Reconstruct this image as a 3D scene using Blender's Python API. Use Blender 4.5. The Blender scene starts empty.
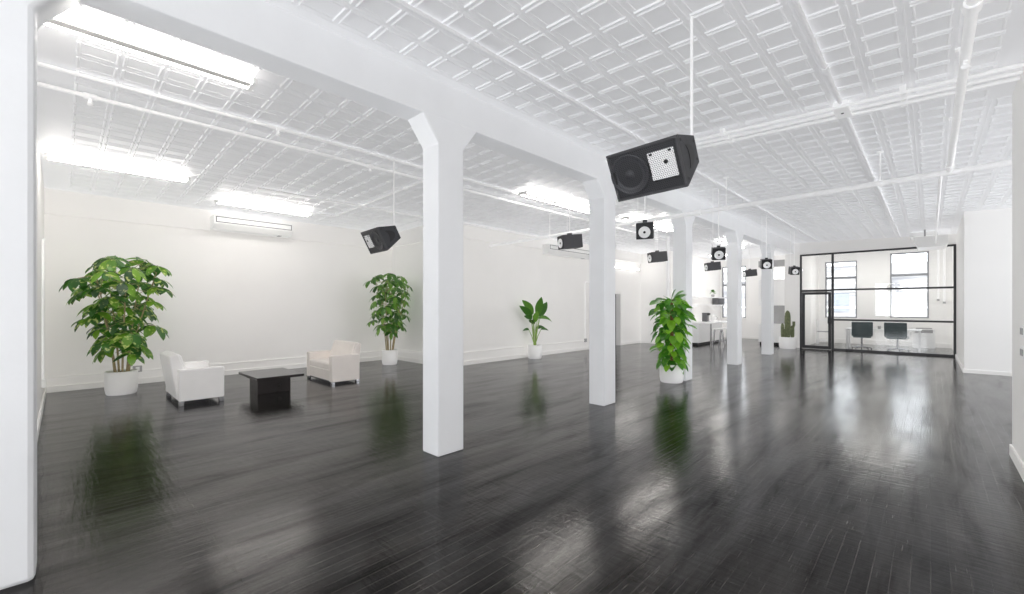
import bpy, bmesh, math, random
from mathutils import Vector, Matrix, Euler
random.seed(7)
PI = math.pi
sc = bpy.context.scene
COL = sc.collection

# ------------------------------------------------------------------ materials
def nmat(name):
    m = bpy.data.materials.new(name); m.use_nodes = True
    nt = m.node_tree; nt.nodes.clear()
    out = nt.nodes.new('ShaderNodeOutputMaterial')
    b = nt.nodes.new('ShaderNodeBsdfPrincipled')
    nt.links.new(b.outputs[0], out.inputs[0])
    return m, nt, b
def N(nt, t, **kw):
    n = nt.nodes.new(t)
    for k, v in kw.items():
        if k in n.inputs: n.inputs[k].default_value = v
        else: setattr(n, k, v)
    return n
def simple(name, col, rough=.5, metal=0, var=.04, scale=6, bump=0, bscale=40, coat=0):
    m, nt, b = nmat(name)
    tc = N(nt, 'ShaderNodeTexCoord')
    no = N(nt, 'ShaderNodeTexNoise'); no.inputs['Scale'].default_value = scale; no.inputs['Detail'].default_value = 4
    nt.links.new(tc.outputs['Object'], no.inputs['Vector'])
    rp = N(nt, 'ShaderNodeValToRGB')
    rp.color_ramp.elements[0].position = .3; rp.color_ramp.elements[1].position = .7
    rp.color_ramp.elements[0].color = tuple(c*(1-var) for c in col)+(1,)
    rp.color_ramp.elements[1].color = tuple(min(1, c*(1+var)) for c in col)+(1,)
    nt.links.new(no.outputs[0], rp.inputs[0]); nt.links.new(rp.outputs[0], b.inputs['Base Color'])
    b.inputs['Roughness'].default_value = rough; b.inputs['Metallic'].default_value = metal
    if coat: b.inputs['Coat Weight'].default_value = coat
    if bump:
        n2 = N(nt, 'ShaderNodeTexNoise'); n2.inputs['Scale'].default_value = bscale; n2.inputs['Detail'].default_value = 5
        nt.links.new(tc.outputs['Object'], n2.inputs['Vector'])
        bp = N(nt, 'ShaderNodeBump'); bp.inputs['Strength'].default_value = bump; bp.inputs['Distance'].default_value = .01
        nt.links.new(n2.outputs[0], bp.inputs['Height']); nt.links.new(bp.outputs[0], b.inputs['Normal'])
    return m
def emis(name, col, s):
    m, nt, b = nmat(name)
    b.inputs['Base Color'].default_value = (*col, 1)
    b.inputs['Emission Color'].default_value = (*col, 1); b.inputs['Emission Strength'].default_value = s
    return m

def floor_mat():
    m, nt, b = nmat('black_planks'); L = nt.links.new
    tc = N(nt, 'ShaderNodeTexCoord')
    mp = N(nt, 'ShaderNodeMapping'); mp.inputs['Rotation'].default_value = (0, 0, PI/2)
    L(tc.outputs['Object'], mp.inputs[0])
    br = N(nt, 'ShaderNodeTexBrick', offset=.37, offset_frequency=2)
    br.inputs['Scale'].default_value = 1; br.inputs['Brick Width'].default_value = 1.9; br.inputs['Row Height'].default_value = .083
    br.inputs['Mortar Size'].default_value = .0022; br.inputs['Mortar Smooth'].default_value = .2; br.inputs['Bias'].default_value = 0
    br.inputs['Color1'].default_value = (0, 0, 0, 1); br.inputs['Color2'].default_value = (1, 1, 1, 1); br.inputs['Mortar'].default_value = (.5, .5, .5, 1)
    L(mp.outputs[0], br.inputs['Vector'])
    # stretched wear along the boards
    ms = N(nt, 'ShaderNodeMapping'); ms.inputs['Scale'].default_value = (26, 1.6, 1)
    L(tc.outputs['Object'], ms.inputs[0])
    n1 = N(nt, 'ShaderNodeTexNoise'); n1.inputs['Scale'].default_value = 1.3; n1.inputs['Detail'].default_value = 7; n1.inputs['Roughness'].default_value = .65
    L(ms.outputs[0], n1.inputs['Vector'])
    n2 = N(nt, 'ShaderNodeTexNoise'); n2.inputs['Scale'].default_value = .55; n2.inputs['Detail'].default_value = 5
    L(tc.outputs['Object'], n2.inputs['Vector'])
    r1 = N(nt, 'ShaderNodeValToRGB'); r1.color_ramp.elements[0].position = .3; r1.color_ramp.elements[1].position = .75
    r1.color_ramp.elements[0].color = (.0022, .0019, .0017, 1); r1.color_ramp.elements[1].color = (.0095, .0080, .0070, 1)
    L(n1.outputs[0], r1.inputs[0])
    # scuffs : thin bright scratches
    m3 = N(nt, 'ShaderNodeMapping'); m3.inputs['Scale'].default_value = (40, 2.2, 1)
    L(tc.outputs['Object'], m3.inputs[0])
    n3 = N(nt, 'ShaderNodeTexNoise'); n3.inputs['Scale'].default_value = 2.4; n3.inputs['Detail'].default_value = 3
    L(m3.outputs[0], n3.inputs['Vector'])
    r3 = N(nt, 'ShaderNodeValToRGB'); r3.color_ramp.elements[0].position = .64; r3.color_ramp.elements[1].position = .74
    r3.color_ramp.elements[0].color = (0, 0, 0, 1); r3.color_ramp.elements[1].color = (1, 1, 1, 1)
    L(n3.outputs[0], r3.inputs[0])
    mx = N(nt, 'ShaderNodeMix', data_type='RGBA'); L(r3.outputs[0], mx.inputs[0]); L(r1.outputs[0], mx.inputs[6]); mx.inputs[7].default_value = (.06, .056, .052, 1)
    # plank-to-plank value
    mr = N(nt, 'ShaderNodeMapRange'); mr.inputs[3].default_value = .5; mr.inputs[4].default_value = 1.7
    L(br.outputs['Color'], mr.inputs[0])
    ml = N(nt, 'ShaderNodeMix', data_type='RGBA', blend_type='MULTIPLY'); ml.inputs[0].default_value = 1
    n5 = N(nt, 'ShaderNodeTexNoise'); n5.inputs['Scale'].default_value = 1.1; n5.inputs['Detail'].default_value = 9; n5.inputs['Roughness'].default_value = .7; n5.inputs['Distortion'].default_value = .6
    L(tc.outputs['Object'], n5.inputs['Vector'])
    r5 = N(nt, 'ShaderNodeValToRGB'); r5.color_ramp.elements[0].position = .42; r5.color_ramp.elements[1].position = .68
    r5.color_ramp.elements[0].color = (0, 0, 0, 1); r5.color_ramp.elements[1].color = (.75, .75, .75, 1); L(n5.outputs[0], r5.inputs[0])
    m5 = N(nt, 'ShaderNodeMapping'); m5.inputs['Scale'].default_value = (2.5, 16, 1); L(tc.outputs['Object'], m5.inputs[0])
    n6 = N(nt, 'ShaderNodeTexNoise'); n6.inputs['Scale'].default_value = 1.6; n6.inputs['Detail'].default_value = 6; L(m5.outputs[0], n6.inputs['Vector'])
    mw = N(nt, 'ShaderNodeMath', operation='MULTIPLY'); L(r5.outputs[0], mw.inputs[0]); L(n6.outputs[0], mw.inputs[1])
    mz = N(nt, 'ShaderNodeMix', data_type='RGBA'); L(mw.outputs[0], mz.inputs[0]); L(mx.outputs[2], mz.inputs[6]); mz.inputs[7].default_value = (.036, .031, .027, 1)
    L(mz.outputs[2], ml.inputs[6]); L(mr.outputs[0], ml.inputs[7])
    # joints a little lighter
    mj = N(nt, 'ShaderNodeMix', data_type='RGBA'); jm = N(nt, 'ShaderNodeMath', operation='MULTIPLY'); jr = N(nt, 'ShaderNodeMapRange'); jr.inputs[1].default_value = .45; jr.inputs[2].default_value = .65; L(n2.outputs[0], jr.inputs[0]); L(br.outputs['Fac'], jm.inputs[0]); L(jr.outputs[0], jm.inputs[1]); L(jm.outputs[0], mj.inputs[0]); L(ml.outputs[2], mj.inputs[6]); mj.inputs[7].default_value = (.10, .095, .09, 1)
    L(mj.outputs[2], b.inputs['Base Color'])
    rr = N(nt, 'ShaderNodeMapRange'); rr.inputs[1].default_value = .3; rr.inputs[2].default_value = .7; rr.inputs[3].default_value = .04; rr.inputs[4].default_value = .17
    ad = N(nt, 'ShaderNodeMath', operation='MULTIPLY_ADD'); ad.inputs[1].default_value = .45; 
    L(n1.outputs[0], ad.inputs[0]); 
    mm = N(nt, 'ShaderNodeMath', operation='MULTIPLY'); mm.inputs[1].default_value = .55; L(n2.outputs[0], mm.inputs[0]); L(mm.outputs[0], ad.inputs[2])
    L(ad.outputs[0], rr.inputs[0]); L(rr.outputs[0], b.inputs['Roughness'])
    b.inputs['IOR'].default_value = 1.36
    m7 = N(nt, 'ShaderNodeMapping'); m7.inputs['Scale'].default_value = (4.2, .65, 1); L(tc.outputs['Object'], m7.inputs[0])
    n7 = N(nt, 'ShaderNodeTexNoise'); n7.inputs['Scale'].default_value = 1.0; n7.inputs['Detail'].default_value = 7; n7.inputs['Roughness'].default_value = .62; n7.inputs['Distortion'].default_value = .5
    L(m7.outputs[0], n7.inputs['Vector'])
    r7 = N(nt, 'ShaderNodeMapRange'); r7.inputs[1].default_value = .34; r7.inputs[2].default_value = .66; r7.inputs[3].default_value = .14; r7.inputs[4].default_value = .66
    L(n7.outputs[0], r7.inputs[0]); L(r7.outputs[0], b.inputs['Specular IOR Level'])
    b.inputs['Specular Tint'].default_value = (1, .955, .915, 1)
    # relief: board cupping across + joints
    bp = N(nt, 'ShaderNodeBump'); bp.inputs['Strength'].default_value = .28; bp.inputs['Distance'].default_value = .004
    h = N(nt, 'ShaderNodeMath', operation='SUBTRACT'); L(n1.outputs[0], h.inputs[0]); L(br.outputs['Fac'], h.inputs[1])
    h1 = N(nt, 'ShaderNodeMath', operation='MULTIPLY_ADD'); h1.inputs[1].default_value = 1.6; L(n6.outputs[0], h1.inputs[0]); L(h.outputs[0], h1.inputs[2])
    h2 = N(nt, 'ShaderNodeMath', operation='MULTIPLY_ADD'); h2.inputs[1].default_value = .5; L(br.outputs['Color'], h2.inputs[0]); L(h1.outputs[0], h2.inputs[2])
    L(h2.outputs[0], bp.inputs['Height']); L(bp.outputs[0], b.inputs['Normal'])
    return m

def leaf_mat(name, dark, mid, light, patch=0):
    m, nt, b = nmat(name); L = nt.links.new
    ge = N(nt, 'ShaderNodeNewGeometry')
    rp = N(nt, 'ShaderNodeValToRGB'); e = rp.color_ramp.elements
    e[0].position = 0; e[0].color = (*dark, 1); e[1].position = 1; e[1].color = (*light, 1)
    q = e.new(.55); q.color = (*mid, 1)
    L(ge.outputs['Random Per Island'], rp.inputs[0])
    tc = N(nt, 'ShaderNodeTexCoord'); no = N(nt, 'ShaderNodeTexNoise'); no.inputs['Scale'].default_value = 14; no.inputs['Detail'].default_value = 3
    L(tc.outputs['Object'], no.inputs['Vector'])
    r2 = N(nt, 'ShaderNodeValToRGB'); r2.color_ramp.elements[0].position = .56; r2.color_ramp.elements[1].position = .66
    r2.color_ramp.elements[0].color = (0, 0, 0, 1); r2.color_ramp.elements[1].color = (patch, patch, patch, 1)
    L(no.outputs[0], r2.inputs[0])
    mx = N(nt, 'ShaderNodeMix', data_type='RGBA'); L(r2.outputs[0], mx.inputs[0]); L(rp.outputs[0], mx.inputs[6]); mx.inputs[7].default_value = (.62, .66, .22, 1)
    L(mx.outputs[2], b.inputs['Base Color'])
    b.inputs['Roughness'].default_value = .32
    b.inputs['Subsurface Weight'].default_value = 0
    tr = N(nt, 'ShaderNodeBsdfTranslucent'); L(mx.outputs[2], tr.inputs[0])
    ms = N(nt, 'ShaderNodeMixShader'); ms.inputs[0].default_value = .22
    L(b.outputs[0], ms.inputs[1]); L(tr.outputs[0], ms.inputs[2])
    L(ms.outputs[0], [n for n in nt.nodes if n.type == 'OUTPUT_MATERIAL'][0].inputs[0])
    return m

def grille_mat(name, hole, metal, scale, rough=.5):
    m, nt, b = nmat(name); L = nt.links.new
    tc = N(nt, 'ShaderNodeTexCoord')
    sp = N(nt, 'ShaderNodeSeparateXYZ'); L(tc.outputs['Object'], sp.inputs[0])
    def math_(op, a, bb=None):
        n = N(nt, 'ShaderNodeMath', operation=op)
        for i, v in enumerate((a, bb)):
            if v is None: continue
            if isinstance(v, (int, float)): n.inputs[i].default_value = v
            else: L(v, n.inputs[i])
        return n.outputs[0]
    # staggered round holes in the x-z face
    z = math_('MULTIPLY', sp.outputs[2], scale*1.1547); row = math_('FLOOR', z)
    odd = math_('MULTIPLY', math_('MODULO', math_('ADD', row, 1000), 2), .5)
    x = math_('ADD', math_('MULTIPLY', sp.outputs[0], scale), odd)
    fx = math_('SUBTRACT', math_('FRACT', x), .5); fz = math_('MULTIPLY', math_('SUBTRACT', math_('FRACT', z), .5), .866)
    d = math_('SQRT', math_('ADD', math_('MULTIPLY', fx, fx), math_('MULTIPLY', fz, fz)))
    mk = math_('LESS_THAN', d, .34)
    mx = N(nt, 'ShaderNodeMix', data_type='RGBA'); L(mk, mx.inputs[0]); mx.inputs[6].default_value = (*metal, 1); mx.inputs[7].default_value = (*hole, 1)
    L(mx.outputs[2], b.inputs['Base Color']); b.inputs['Roughness'].default_value = rough
    return m

def glass_mat(name):
    m = bpy.data.materials.new(name); m.use_nodes = True; nt = m.node_tree; nt.nodes.clear()
    out = nt.nodes.new('ShaderNodeOutputMaterial')
    tr = nt.nodes.new('ShaderNodeBsdfTransparent'); tr.inputs[0].default_value = (.95, .955, .955, 1)
    gl = nt.nodes.new('ShaderNodeBsdfGlossy'); gl.inputs['Roughness'].default_value = .02
    fr = nt.nodes.new('ShaderNodeFresnel'); fr.inputs[0].default_value = 1.45
    mx = nt.nodes.new('ShaderNodeMixShader')
    nt.links.new(fr.outputs[0], mx.inputs[0]); nt.links.new(tr.outputs[0], mx.inputs[1]); nt.links.new(gl.outputs[0], mx.inputs[2])
    nt.links.new(mx.outputs[0], out.inputs[0])
    return m

def facade_mat():
    m, nt, b = nmat('pale_facade'); L = nt.links.new
    tc = N(nt, 'ShaderNodeTexCoord'); sp = N(nt, 'ShaderNodeSeparateXYZ'); L(tc.outputs['Object'], sp.inputs[0])
    wv = N(nt, 'ShaderNodeTexNoise'); wv.inputs['Scale'].default_value = .9
    mp = N(nt, 'ShaderNodeMapping'); mp.inputs['Scale'].default_value = (.35, .35, 2.6); L(tc.outputs['Object'], mp.inputs[0]); L(mp.outputs[0], wv.inputs['Vector'])
    rp = N(nt, 'ShaderNodeValToRGB'); rp.color_ramp.elements[0].position = .35; rp.color_ramp.elements[1].position = .6
    rp.color_ramp.elements[0].color = (.16, .16, .17, 1); rp.color_ramp.elements[1].color = (.44, .43, .42, 1)
    L(wv.outputs[0], rp.inputs[0]); L(rp.outputs[0], b.inputs['Base Color']); b.inputs['Roughness'].default_value = .8
    return m

M = {}
M['wall'] = simple('white_wall_paint', (.84, .83, .815), .6, var=.015, scale=1.2, bump=.05, bscale=30)
M['wall_warm'] = simple('warm_white_wall_paint', (.85, .835, .82), .6, var=.015, scale=1.0, bump=.05, bscale=30)
M['column'] = simple('white_column_paint', (.80, .81, .826), .45, var=.02, scale=2.5, bump=.12, bscale=14)
M['ceil'] = simple('white_tin_ceiling', (.80, .803, .815), .42, var=.02, scale=2, bump=.08, bscale=60)
M['trim'] = simple('white_trim_paint', (.82, .81, .79), .4, var=.015)
M['floor'] = floor_mat()
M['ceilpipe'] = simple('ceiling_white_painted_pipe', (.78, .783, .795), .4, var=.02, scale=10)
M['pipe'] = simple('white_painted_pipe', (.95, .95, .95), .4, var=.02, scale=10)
M['black'] = simple('black_painted_steel', (.018, .018, .02), .35, var=.1)
M['speaker'] = simple('charcoal_speaker_paint', (.028, .029, .034), .55, var=.1, scale=30, bump=.25, bscale=200)
M['spk_side'] = simple('dark_grey_speaker_side', (.046, .046, .05), .6, var=.08, scale=30)
M['spk_dark'] = simple('near_black_rubber', (.004, .004, .005), .5)
M['grille'] = grille_mat('black_perforated_grille', (.002, .002, .003), (.030, .031, .036), 62)
M['horn'] = grille_mat('white_perforated_plate', (.30, .30, .31), (.88, .88, .88), 62)
M['cone'] = grille_mat('black_cone_behind_mesh', (.010, .010, .012), (.042, .043, .05), 62, .5)
M['white_cone'] = simple('white_speaker_cone', (.85, .85, .85), .5)
M['leather'] = simple('white_leather', (.84, .83, .82), .42, var=.02, scale=5, bump=.12, bscale=60)
M['leather2'] = simple('cream_leather', (.76, .71, .67), .45, var=.02, scale=5, bump=.12, bscale=60)
M['chrome'] = simple('brushed_chrome', (.50, .50, .52), .25, 1)
M['table'] = simple('dark_espresso_lacquer', (.018, .015, .015), .16, var=.2, scale=3)
M['pot'] = simple('white_ceramic', (.90, .895, .89), .35, var=.01)
M['soil'] = simple('mossy_soil', (.12, .11, .03), .95, var=.5, scale=30, bump=.6, bscale=60)
M['bark'] = simple('pale_brown_stem', (.30, .24, .13), .8, var=.3, scale=20)
M['stem'] = simple('green_stem', (.22, .34, .07), .55, var=.2, scale=12)
M['pole'] = simple('coir_pole', (.16, .08, .035), .95, var=.4, scale=40, bump=.6, bscale=90)
M['leafA'] = leaf_mat('umbrella_leaf_variegated', (.010, .05, .010), (.035, .135, .012), (.17, .34, .025), .7)
M['leafB'] = leaf_mat('umbrella_leaf', (.022, .075, .014), (.065, .18, .028), (.18, .34, .05), .15)
M['leafC'] = leaf_mat('paddle_leaf', (.012, .045, .010), (.035, .12, .016), (.13, .30, .03), .05)
M['leafD'] = leaf_mat('vine_leaf', (.022, .11, .008), (.065, .25, .012), (.23, .48, .03), .12)
M['cactus'] = simple('grey_green_cactus', (.13, .15, .075), .7, var=.4, scale=25, bump=.4, bscale=60)
M['glass'] = glass_mat('clear_glass')
M['facade'] = facade_mat()
M['facade_win'] = simple('facade_window_glass', (.25, .27, .30), .25)
M['winframe'] = simple('grey_window_frame', (.24, .245, .26), .4)
M['tube'] = emis('warm_fluorescent_tube', (1, .965, .92), 30)
M['tube_soft'] = emis('soft_white_lamp', (1, .97, .92), 14)
M['panel_soft'] = emis('pale_lit_panel', (1, .98, .95), 1.2)
M['fixture'] = simple('grey_white_fixture', (.55, .54, .53), .4)
M['plastic'] = simple('white_plastic', (.80, .80, .79), .35, var=.01)
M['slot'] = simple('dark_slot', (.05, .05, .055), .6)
M['grey'] = simple('mid_grey_plastic', (.35, .35, .35), .5)
M['chairfab'] = simple('dark_teal_grey_leather', (.055, .085, .09), .45, var=.1)
M['whitemetal'] = simple('white_powder_coat', (.82, .82, .82), .35, var=.01)
M['steel_dark'] = simple('dark_grey_appliance', (.10, .10, .105), .4)
M['niche'] = simple('shade_dark_corridor', (.09, .087, .083), .7)  # darkness of the unlit corridor put into the wall colour
M['frost'] = simple('pale_ivory_board', (.70, .70, .675), .5)

# ------------------------------------------------------------------ mesh builder
class MB:
    def __init__(s): s.v = []; s.f = []; s.sm = []
    def add(s, vs, fs, smooth=False, mat=None):
        o = len(s.v)
        s.v += [tuple(mat @ Vector(v)) if mat else tuple(v) for v in vs]
        s.f += [tuple(i+o for i in f) for f in fs]; s.sm += [smooth]*len(fs)
        return s
    def box(s, x0, x1, y0, y1, z0, z1, bev=0, seg=2, mat=None):
        if x0 > x1: x0, x1 = x1, x0
        if y0 > y1: y0, y1 = y1, y0
        if z0 > z1: z0, z1 = z1, z0
        V = [(x, y, z) for z in (z0, z1) for y in (y0, y1) for x in (x0, x1)]
        F = [(0, 2, 3, 1), (4, 5, 7, 6), (0, 1, 5, 4), (2, 6, 7, 3), (0, 4, 6, 2), (1, 3, 7, 5)]
        if bev <= 0: return s.add(V, F, False, mat)
        return s.hull(V, F, bev, seg, mat)
    def hull(s, V, F, bev=0, seg=2, mat=None):
        bm = bmesh.new(); vs = [bm.verts.new(v) for v in V]
        for f in F: bm.faces.new([vs[i] for i in f])
        bmesh.ops.recalc_face_normals(bm, faces=bm.faces)
        if bev > 0:
            bmesh.ops.bevel(bm, geom=list(bm.edges), offset=bev, segments=seg, profile=.5, affect='EDGES', clamp_overlap=True)
        bm.verts.index_update()
        bm.faces.ensure_lookup_table()
        big = sorted((f.calc_area() for f in bm.faces), reverse=True)[:len(F)][-1]*.999 if bev > 0 else 0
        n0 = len(s.sm)
        s.add([v.co.copy() for v in bm.verts], [[v.index for v in f.verts] for f in bm.faces], bev > 0, mat)
        if bev > 0:
            for i, f in enumerate(bm.faces):
                if f.calc_area() >= big: s.sm[n0+i] = False
        bm.free(); return s
    def prism(s, prof, axis, a, b, bev=0, mat=None):   # 2-D profile extruded along an axis
        def p3(u, v, w): return {'x': (w, u, v), 'y': (u, w, v), 'z': (u, v, w)}[axis]
        n = len(prof); V = [p3(u, v, a) for u, v in prof]+[p3(u, v, b) for u, v in prof]
        F = [tuple(range(n))[::-1], tuple(range(n, 2*n))]+[(i, (i+1) % n, n+(i+1) % n, n+i) for i in range(n)]
        return s.hull(V, F, bev, 2, mat)
    def tube(s, path, r, seg=10, mat=None, taper=None):
        P = [Vector(p) for p in path]; n = len(P); V = []; F = []
        up = None
        for i, p in enumerate(P):
            t = (P[min(i+1, n-1)]-P[max(i-1, 0)]).normalized()
            if up is None:
                up = Vector((0, 0, 1)) if abs(t.z) < .9 else Vector((1, 0, 0))
            a = t.cross(up).normalized(); bb = t.cross(a).normalized(); up = a.cross(t)
            rr = r if taper is None else r+(taper-r)*i/(n-1)
            for k in range(seg):
                th = 2*PI*k/seg; V.append(p+a*math.cos(th)*rr+bb*math.sin(th)*rr)
        for i in range(n-1):
            for k in range(seg):
                F.append((i*seg+k, i*seg+(k+1) % seg, (i+1)*seg+(k+1) % seg, (i+1)*seg+k))
        s.add(V, F, True, mat)
        s.add(V[:seg], [tuple(range(seg))[::-1]], False, mat); s.add(V[-seg:], [tuple(range(seg))], False, mat)
        return s
    def lathe(s, prof, seg=28, mat=None, cx=0, cy=0):
        V = []; F = []; n = len(prof)
        for k in range(seg):
            c, d = math.cos(2*PI*k/seg), math.sin(2*PI*k/seg)
            for r, z in prof: V.append((cx+r*c, cy+r*d, z))
        for k in range(seg):
            for i in range(n-1):
                a, b2 = k*n+i, ((k+1) % seg)*n+i
                F.append((a, b2, b2+1, a+1))
        return s.add(V, F, True, mat)
    def disc(s, r, z, seg=28, mat=None, cx=0, cy=0):
        return s.add([(cx+r*math.cos(2*PI*k/seg), cy+r*math.sin(2*PI*k/seg), z) for k in range(seg)], [tuple(range(seg))], False, mat)
    def build(s, name, mat, parent=None, loc=None, recalc=True):
        me = bpy.data.meshes.new(name); me.from_pydata(s.v, [], s.f)
        me.polygons.foreach_set('use_smooth', s.sm)
        if recalc:
            bm = bmesh.new(); bm.from_mesh(me); bmesh.ops.recalc_face_normals(bm, faces=bm.faces); bm.to_mesh(me); bm.free()
        me.materials.append(M[mat] if isinstance(mat, str) else mat); me.update()
        o = bpy.data.objects.new(name, me); COL.objects.link(o)
        if parent: o.parent = parent
        if loc: o.location = loc
        return o

def tag(o, label, cat, group=None):
    o['label'] = label; o['category'] = cat
    if group: o['group'] = group
    return o
def thing(name, label, cat, loc=(0, 0, 0), rz=0, group=None):
    o = bpy.data.objects.new(name, None); COL.objects.link(o); o.empty_display_size = .1
    o.location = loc; o.rotation_euler = (0, 0, rz); return tag(o, label, cat, group)
def struct(name, mb, mat, parent=None):
    o = mb.build(name, mat, parent)
    if not parent: o['kind'] = 'structure'
    return o
def dup(root, loc, rz=None, label=None):
    r = root.copy(); COL.objects.link(r); r.location = loc
    if rz is not None: r.rotation_euler = (0, 0, rz)
    if label: r['label'] = label
    for ch in list(root.children):
        c = ch.copy(); COL.objects.link(c); c.parent = r
        for g in list(ch.children):
            d = g.copy(); COL.objects.link(d); d.parent = c
    return r

# ------------------------------------------------------------------ setting
def zc(x): return 3.86-.031*abs(x+3.77)
XW1, XW2, YJ, YB, YG = -11.32, -8.74, 6.69, 22.5, 18.81
XR = .605
struct('floor', MB().box(-12, 5, -5.2, 22.9, -.1, 0), 'floor')

# crowned ceiling with pressed-tin tiles
cb = MB()
for xa, xb in ((-12, -3.77), (-3.77, 5)):
    cb.add([(xa, -5.2, zc(xa)), (xb, -5.2, zc(xb)), (xb, 22.9, zc(xb)), (xa, 22.9, zc(xa)),
            (xa, -5.2, 4.1), (xb, -5.2, 4.1), (xb, 22.9, 4.1), (xa, 22.9, 4.1)],
           [(0, 1, 2, 3), (7, 6, 5, 4), (0, 4, 5, 1), (1, 5, 6, 2), (2, 6, 7, 3), (3, 7, 4, 0)])
struct('ceiling', cb, 'ceil')
def tiles(x0, x1, y0, y1, name):
    P = .305; tb = MB()
    nx, ny = int((x1-x0)/P), int((y1-y0)/P)
    def ridge(xa, xb, ya, yb, hh, e):
        V = [(x, y, zc(x)-.0002) for x, y in ((xa, ya), (xb, ya), (xb, yb), (xa, yb))]
        V += [(x, y, zc(x)-hh) for x, y in ((xa+e, ya+e), (xb-e, ya+e), (xb-e, yb-e), (xa+e, yb-e))]
        tb.add(V, [(4, 5, 6, 7), (0, 1, 5, 4), (1, 2, 6, 5), (2, 3, 7, 6), (3, 0, 4, 7)])
    for i in range(nx):
        for j in range(ny):
            X, Y = x0+i*P, y0+j*P
            ridge(X+.034, X+P-.034, Y+.010, Y+.036, .013, .007); ridge(X+.034, X+P-.034, Y+P-.036, Y+P-.010, .013, .007)
            ridge(X+.044, X+.064, Y+.040, Y+P-.040, .0055, .005); ridge(X+P-.064, X+P-.044, Y+.040, Y+P-.040, .0055, .005)
            ridge(X-.008, X+.008, Y+.01, Y+P-.01, .003, .004)
    o = tb.build(name, 'ceil', None, recalc=False)
    for p in o.data.polygons: pass
    o.data.flip_normals(); o['kind'] = 'structure'
tiles(-11.0, -3.95, .075, 18.8, 'ceiling_tiles')
tiles(-3.50, .60, -.9, 18.75, 'ceiling_tiles')
tiles(.465, 4.3, 6.80, 14.4, 'ceiling_tiles')
H = 4.0
struct('wall_left', MB().box(-11.5, -3.92, -.42, -.22, 0, H), 'wall_warm')
struct('wall_back', MB().box(XW1-.18, XW1, -.22, YJ, 0, H), 'wall_warm')
struct('wall_jog', MB().box(XW1-.18, XW2, YJ, YJ+.18, 0, H), 'wall')
struct('wall_side', MB().box(XW2-.18, XW2, YJ+.18, 14.2, 0, H).box(XW2-.18, XW2, 14.2, 15.15, 2.01, H).box(XW2-.18, XW2, 15.15, 16.8, 0, H), 'wall')
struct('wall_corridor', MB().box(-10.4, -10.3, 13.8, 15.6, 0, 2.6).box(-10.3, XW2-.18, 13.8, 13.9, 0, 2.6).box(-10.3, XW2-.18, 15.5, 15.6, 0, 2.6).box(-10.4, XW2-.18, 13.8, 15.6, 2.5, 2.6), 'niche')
struct('wall_bump', MB().box(XW2-.18, -7.45, 16.8, YB+.2, 0, H), 'wall')
def wall_open(name, x0, x1, y0, y1, ops, mat='wall'):
    b = MB(); x = x0
    for (a, c, z0, z1) in ops:
        b.box(x, a, y0, y1, 0, H); b.box(a, c, y0, y1, 0, z0); b.box(a, c, y0, y1, z1, H); x = c
    b.box(x, x1, y0, y1, 0, H); return struct(name, b, mat)
WK = (-7.38, -6.30, .97, 3.45); W1 = (-3.23, -2.16, 1.05, 3.40); W2 = (-1.144, -.044, 1.08, 3.60)
wall_open('wall_far', -7.45, .7, YB, YB+.25, (WK, W1, W2))
struct('wall_right', MB().box(XR, XR+.18, -5.2, 6.80, 0, H), 'wall')
struct('wall_alcove_south', MB().box(XR+.18, 4.5, 6.54, 6.72, 0, H), 'wall')
struct('wall_alcove_east', MB().box(4.5, 4.68, 6.54, 14.68, 0, .9).box(4.5, 4.68, 6.54, 14.68, 3.2, H).box(4.5, 4.68, 6.54, 8.2, .9, 3.2).box(4.5, 4.68, 13, 14.68, .9, 3.2), 'wall')
struct('wall_alcove_north', MB().box(.56, 4.5, 14.5, 14.68, 0, H), 'wall')
struct('wall_block', MB().box(.56, .74, 14.68, YB+.25, 0, H), 'wall')
struct('wall_rear', MB().box(-4.1, -3.0, -5.2, -5.0, 0, H).box(-.2, XR, -5.2, -5.0, 0, H).box(-3.0, -.2, -5.2, -5.0, 0, .8).box(-3.0, -.2, -5.2, -5.0, 3.2, H), 'wall')
struct('wall_rear_left', MB().box(-4.1, -3.92, -5.0, -.42, 0, H), 'wall')
struct('wall_office', MB().box(-3.60, -3.452, 19.2, YB, 0, H), 'wall')
struct('wall_pier', MB().box(-3.93, -3.452, 18.76, 19.2, 0, H, .012), 'wall')
struct('wall_header', MB().box(-3.452, .56, YG-.06, YG+.10, 3.425, H), 'wall')
# fascia bands below the ceiling and skirting
struct('trim_back', MB().box(XW1, XW1+.06, -.22, YJ, 3.18, 3.70, .01), 'wall_warm')
struct('trim_jog', MB().box(XW1+.06, XW2, YJ-.06, YJ, 3.25, 3.74, .01), 'wall')
struct('trim_side', MB().box(XW2, XW2+.06, YJ-.06, 16.8, 3.31, 3.76, .01), 'wall')
def base(name, *boxes):
    b = MB()
    for q in boxes: b.box(*q, .006)
    struct(name, b, 'trim')
base('baseboard_back', (XW1, XW1+.025, -.22, YJ, 0, .11))
base('baseboard_left', (XW1, -3.95, -.22, -.195, 0, .11))
base('baseboard_jog', (XW1, XW2, YJ-.025, YJ, 0, .11))
base('baseboard_side', (XW2, XW2+.025, YJ-.025, 14.1, 0, .11), (XW2, XW2+.025, 15.25, 16.8, 0, .11))
base('baseboard_bump', (XW2, -7.45, 16.775, 16.8, 0, .10))
base('baseboard_far', (-6.6, -3.6, YB-.025, YB, 0, .10), (-3.452, .56, YB-.025, YB, 0, .18))
base('baseboard_right', (XR-.018, XR, -5, 6.80, 0, .12), (XR-.018, XR+.2, 6.80, 6.818, 0, .12))
base('baseboard_block', (.535, 4.5, 14.475, 14.5, 0, .09), (.535, .56, 14.5, YG-.1, 0, .09))
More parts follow.
